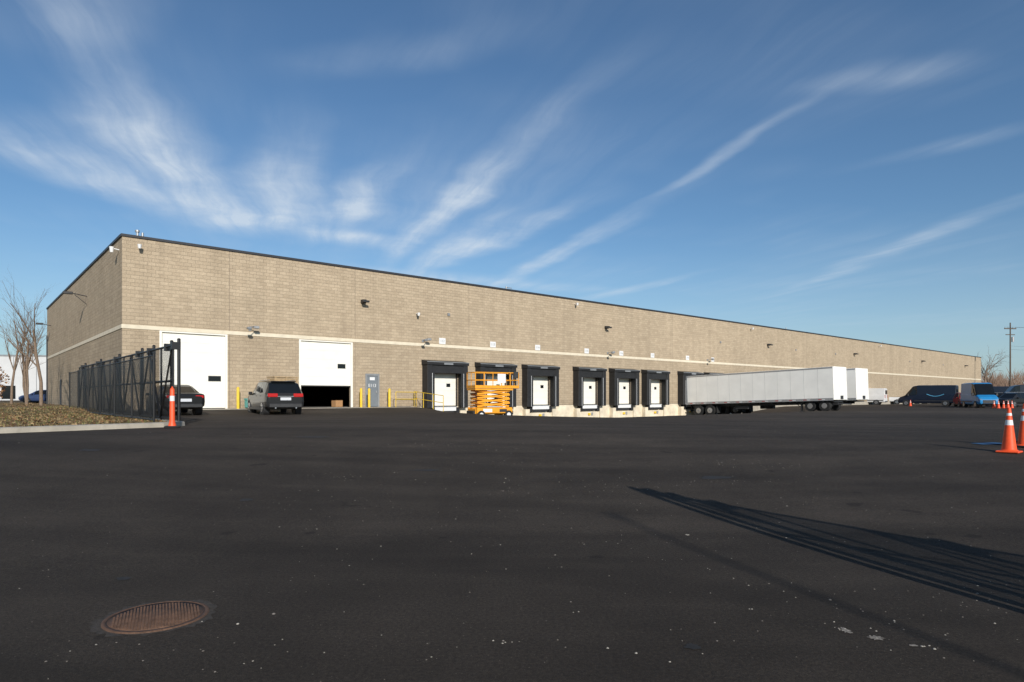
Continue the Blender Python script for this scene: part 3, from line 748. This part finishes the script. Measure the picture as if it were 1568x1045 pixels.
gate('chain_link_gate',-10.62,20.15,fa,20.5,2.6,-.80,(.0,.9,3.4,5.3,9.8,14.5,19.5))
def fence(name,x,y,ang,L,h,zs):
    m=MB()
    for q in (.08,h): m.tube((0,0,q),(L,0,q),.025,.025,BLKM,6)
    k=int(L/3)
    for i in range(k+1): m.tube((L*i/k,0,-.2),(L*i/k,0,h+.05),.035,.035,BLKM,8)
    m.box(0,L,-.002,.002,.08,h,LINK); return m.build(name,loc=(x,y,zs),rot=(0,0,ang))
fence('chain_link_fence',-11.2,20.1,fa,20,2.1,-.80)
gx,gy=3.86,4.10
gate('chain_link_gate',gx,gy,math.atan2(-.80,.60),9.0,2.80,-1.5,(.0,.45,1.2,4.0,8.0))
m=MB(); m.tube((0,0,-.1),(0,0,9.3),.07,.025,DARKM,10); m.box(-.08,.08,-.08,.08,9.3,9.36,DARKM,.02)
m.tube((0,0,-.1),(0,0,.6),.25,.25,CONC,16)
m.build('light_pole',loc=(8.3,-12.9,gz(8.3,-12.9)))

# ------------------------------------------------------------------ trees
def tree(name,x,y,h,seed,spread=.5,stems=3,depth=5,z=None,mat=BARK,fat=1):
    rnd=random.Random(seed); m=MB()
    def branch(p,d,l,r,lv):
        n=4 if lv>=3 else 3
        segs=3 if lv>=3 else 2
        q=p; dd=d.copy()
        for i in range(segs):
            d2=(dd+Vector((rnd.uniform(-.12,.12),rnd.uniform(-.12,.12),rnd.uniform(0,.10)))).normalized()
            e=q+d2*(l/segs); ra=r*(1-.45*i/segs); rb=r*(1-.45*(i+1)/segs)
            m.tube(q,e,ra,rb,mat if lv>1 else TWIG,n+ (2 if lv>=4 else 0),False)
            if lv>0:
                for b in range(2):
                    if i==0 and lv>=depth-1: continue
                    if lv<=2 and rnd.random()<.3: continue
                    a=rnd.uniform(0,6.283); o=d2.orthogonal().normalized(); o=Matrix.Rotation(a,3,d2)@o
                    nd=(d2*rnd.uniform(.7,1.1)+o*spread*rnd.uniform(.7,1.2)).normalized()
                    branch(e-(e-q)*rnd.uniform(0,.6),nd,l*rnd.uniform(.42,.62),rb*.6*fat,lv-1)
            q=e; dd=d2
    for k in range(stems):
        a=rnd.uniform(0,6.28); t=.0 if stems==1 else .18
        branch(Vector((math.cos(a)*.08,math.sin(a)*.08,-.1)),Vector((math.cos(a)*t,math.sin(a)*t,1)).normalized(),h*rnd.uniform(.6,.7),h*.0115*(1.3 if stems==1 else 1),depth-1)
    return m.build(name,loc=(x,y,gz(x,y)+.1 if z is None else z))
tree('bare_tree',-32.0,43.6,8.0,3,.45,1)
tree('bare_tree',-36.6,48.5,7.4,11,.42,2)
tree('bare_tree',-40.6,52,7.0,21,.42,1)
tree('bare_tree',-47.5,63,8.0,33,.45,2)
tree('bare_tree',111.5,152,13,5,.7,1,fat=1.25)
tree('bare_tree',118,158,11,8,.65,1,fat=1.25)
tree('bare_tree',124,152,11,18,.65,1,fat=1.25)
dt=MB()
def fuzz(x,y,h,w,n,z):
    dt.tube((x,y,z-1),(x+U(-.3,.3),y,z+h*.5),.16,.08,TWIG,4,False)
    for i in range(n):
        a=U(0,6.28); q=R()**.5; px=x+math.cos(a)*w*q*.5; py=y+math.sin(a)*w*q*.5; z0=z+h*U(.1,.75)*(1-.3*q); l=h*U(.12,.3)
        ex=px+math.cos(a)*l*.5*U(.2,1); ey=py+math.sin(a)*l*.5; t=U(.05,.14)
        dt.add([(px-t,py,z0),(px+t,py,z0),(ex,ey,z0+l)],[(0,1,2)],TWIG)
for i in range(80):
    d=U(185,260); u_=U(.735,1.25); fuzz(u_*d,d,U(8.5,14.5),U(5,9),140,-1.3)
for i in range(60):
    d=U(170,260); u_=U(-1.2,-.70); fuzz(u_*d,d,U(6,10),U(5,9),110,-1)
dt.build('distant_trees')
ob=MB(); OL=[pm('oak_leaf_brown',(.16,.075,.035),.9,.3,3),LF[0]]
def bush(cx,cy,z,h,w,n):
    ob.tube((cx,cy,z-.3),(cx,cy,z+h*.7),.12,.04,BARK,6)
    for i in range(n):
        a=U(0,6.28); v=U(.12,1); r=w*.5*math.sqrt(max(0,1-abs(v-.5)*1.8))*R()**.4*(.75+.3*math.sin(a*3+v*9))
        px,py,pz=cx+math.cos(a)*r,cy+math.sin(a)*r,z+v*h; q=U(.05,.12)
        d1=Vector((U(-1,1),U(-1,1),U(-1,1))).normalized()*q; d2=Vector((U(-1,1),U(-1,1),U(-1,1))).normalized()*q
        p=Vector((px,py,pz)); ob.add([p-d1,p+d2,p+d1,p-d2],[(0,1,2,3)],random.choice(OL))
bush(-49.2,61,-.8,4.0,2.8,900); ob.build('brown_oak_shrub')

nb=MB(); NWH=pm('pale_panel',(.55,.55,.55),.7,.05,.5)
nb.box(-60,0,0,40,-1,8.4,NWH); nb.box(-60.1,.1,-.1,40.1,8.4,8.7,GREYM)
for i in range(15): nb.box(-58+i*4,-57.9+i*4,-.05,0,0,8.3,GREYM)
nb.box(-55,-8,-.06,-.001,3.4,4.6,pm('blue_grey_band',(.22,.25,.3),.6,.1,1))
for i in range(8): nb.box(-50+i*6,-47.6+i*6,-.1,-.061,.0,2.6,GLASS)
nb.build('neighbouring_warehouse',loc=(-92.5,128,-.4),rot=(0,0,dg(12)))

up=MB(); PW=pm('pole_wood',(.10,.075,.055),.9,.2,6)
up.tube((0,0,-1),(0,0,16.2),.17,.11,PW,10); up.box(-1.3,1.3,-.06,.06,14.9,15.1,PW); up.box(-1.0,1.0,-.06,.06,13.7,13.85,PW)
for x in (-1.2,-.5,.5,1.2): up.tube((x,0,15.1),(x,0,15.35),.05,.04,GREYM,8)
up.tube((.35,-.2,12.3),(.35,-.2,13.3),.22,.22,GALV,12)
def wire(p,q,sag):
    prev=None
    for i in range(17):
        t=i/16; v=Vector(p).lerp(Vector(q),t)-Vector((0,0,sag*4*t*(1-t)))
        if prev is not None: up.tube(prev,v,.018,.018,DARKM,3,False)
        prev=v
for x in (-1.2,-.5,1.2): wire((x,0,15.3),(x+42,-22,15.8),1.1)
for z in (11.5,10.8): wire((0,0,z),(42,-22,z+.4),1.2)
up.build('utility_pole',loc=(100.8,130,-1.2),rot=(0,0,.1))

# ------------------------------------------------------------------ sun, sky
sd=Vector((.32,-.947,0)).normalized(); EL=math.radians(24)
sdir=Vector((sd.x*math.cos(EL),sd.y*math.cos(EL),math.sin(EL)))
l=bpy.data.lights.new('sun','SUN'); l.energy=4.4; l.angle=math.radians(.53); l.color=(1,.945,.86)
lo=bpy.data.objects.new('sun',l); scene.collection.objects.link(lo); lo.rotation_euler=sdir.to_track_quat('Z','Y').to_euler(); lo.location=(0,0,40)

wd=bpy.data.worlds.new('World'); scene.world=wd; wd.use_nodes=True
N=wd.node_tree.nodes; L=wd.node_tree.links; N.clear()
out=N.new('ShaderNodeOutputWorld'); bg=N.new('ShaderNodeBackground'); bg.inputs['Strength'].default_value=.09; L.new(bg.outputs[0],out.inputs[0])
sky=N.new('ShaderNodeTexSky'); sky.sky_type='NISHITA'; sky.sun_disc=False; sky.sun_elevation=EL; sky.sun_rotation=math.atan2(sdir.x,sdir.y)
sky.altitude=200; sky.air_density=1.0; sky.dust_density=.8; sky.ozone_density=2.2
tc=N.new('ShaderNodeTexCoord'); sp=N.new('ShaderNodeSeparateXYZ'); L.new(tc.outputs['Generated'],sp.inputs[0])
zc=math_node(N,L,'MAXIMUM',sp.outputs[2],.02)
u=math_node(N,L,'DIVIDE',sp.outputs[0],zc); v=math_node(N,L,'DIVIDE',sp.outputs[1],zc)
cb=N.new('ShaderNodeCombineXYZ'); L.new(u,cb.inputs[0]); L.new(v,cb.inputs[1])
PL=cb.outputs[0]
nw=N.new('ShaderNodeTexNoise'); nw.inputs['Scale'].default_value=1.3; nw.inputs['Detail'].default_value=4; L.new(PL,nw.inputs['Vector'])
sb=N.new('ShaderNodeVectorMath'); sb.operation='SUBTRACT'; L.new(nw.outputs['Color'],sb.inputs[0]); sb.inputs[1].default_value=(.5,.5,.5)
sc=N.new('ShaderNodeVectorMath'); sc.operation='SCALE'; L.new(sb.outputs[0],sc.inputs[0]); sc.inputs['Scale'].default_value=.30
ad=N.new('ShaderNodeVectorMath'); ad.operation='ADD'; L.new(PL,ad.inputs[0]); L.new(sc.outputs[0],ad.inputs[1]); WP=ad.outputs[0]
# cirrus streaks: (azimuth-tan, elevation-tan) of both ends, half width, strength
STK=[(-.44,.27,-.66,.56,.05,.62),(-.42,.26,-.88,.42,.055,.5),(-.50,.33,-.68,.47,.045,.4),(-.80,.44,-.60,.34,.07,.35),(-.47,.29,-.33,.26,.045,.6),(-.36,.26,-.33,.43,.035,.5),
(-.31,.245,-.17,.37,.028,.6),(-.33,.25,-.15,.24,.03,.5),(-.20,.205,.10,.47,.024,.66),(-.16,.19,-.01,.29,.025,.55),(-.12,.20,.12,.31,.024,.45),(-.04,.165,.24,.31,.018,.5),
(-.16,.185,.0,.155,.02,.4),(.06,.14,.28,.19,.014,.38),(.22,.31,.46,.45,.014,.32),(.44,.47,.72,.51,.03,.2),(.50,.20,.84,.32,.022,.26),(.42,.16,.63,.24,.016,.2),(.55,.36,.82,.43,.025,.14),(-.36,.50,.0,.58,.04,.14),(-.78,.56,-.55,.62,.06,.25),(-.48,.21,.15,.165,.04,.38),
(-.60,.40,-.30,.24,.14,.20),(-.30,.22,.05,.40,.10,.16)]
tot=None
for (u0,v0,u1,v1,wdt,amp) in STK:
    a=Vector((u0/v0,1/v0)); b=Vector((u1/v1,1/v1)); c=(a+b)/2; d=b-a
    vm=(v0+v1)/2
    mp=N.new('ShaderNodeMapping'); mp.vector_type='TEXTURE'
    mp.inputs['Location'].default_value=(c.x,c.y,0); mp.inputs['Rotation'].default_value=(0,0,math.atan2(d.y,d.x))
    mp.inputs['Scale'].default_value=(d.length*.70,wdt/vm*2.2,1)
    L.new(WP,mp.inputs[0])
    ln=N.new('ShaderNodeVectorMath'); ln.operation='LENGTH'; L.new(mp.outputs[0],ln.inputs[0])
    e=mrange(N,L,ln.outputs['Value'],1,0,0,amp,True)
    tot=e if tot is None else math_node(N,L,'ADD',tot,e)
mp=N.new('ShaderNodeMapping'); mp.vector_type='TEXTURE'; mp.inputs['Rotation'].default_value=(0,0,math.atan2(-1,.33)); mp.inputs['Scale'].default_value=(1.6,.17,1); L.new(WP,mp.inputs[0])
fib=noise(N,L,mp.outputs[0],1.0,6,.6)
puf=noise(N,L,WP,2.2,5,.58)
mod=math_node(N,L,'MULTIPLY',mrange(N,L,fib,.3,.72,.4,1.3),mrange(N,L,puf,.3,.65,.5,1.1))
cl=math_node(N,L,'MULTIPLY',tot,mod)
veil=math_node(N,L,'MULTIPLY',mrange(N,L,noise(N,L,PL,.55,3,.6),.45,.75,0,.18),mrange(N,L,fib,.35,.75,.2,1.1))
cl=math_node(N,L,'ADD',cl,veil)
cl=math_node(N,L,'MULTIPLY',cl,mrange(N,L,sp.outputs[2],.03,.14,.2,1,True))
cl=math_node(N,L,'MINIMUM',cl,.7)
# pale haze low down
hz=mrange(N,L,sp.outputs[2],.0,.26,.42,0,True)
tn=N.new('ShaderNodeVectorMath'); tn.operation='MULTIPLY'; L.new(sky.outputs[0],tn.inputs[0]); tn.inputs[1].default_value=(.80,1.02,1.16)
c=mixc(N,L,hz,tn.outputs[0],(5.4,6.9,8.2))
c=mixc(N,L,cl,c,(7.8,8.6,9.4))
L.new(c,bg.inputs['Color'])

# ------------------------------------------------------------------ camera
cam=bpy.data.cameras.new('camera'); co=bpy.data.objects.new('camera',cam); scene.collection.objects.link(co)
co.location=(0,0,0); co.rotation_euler=(math.pi/2,0,0)
cam.sensor_width=36; cam.lens=36*984/1568; cam.shift_y=(608-522.5)/1568; cam.clip_end=6000; cam.clip_start=.05
scene.camera=co
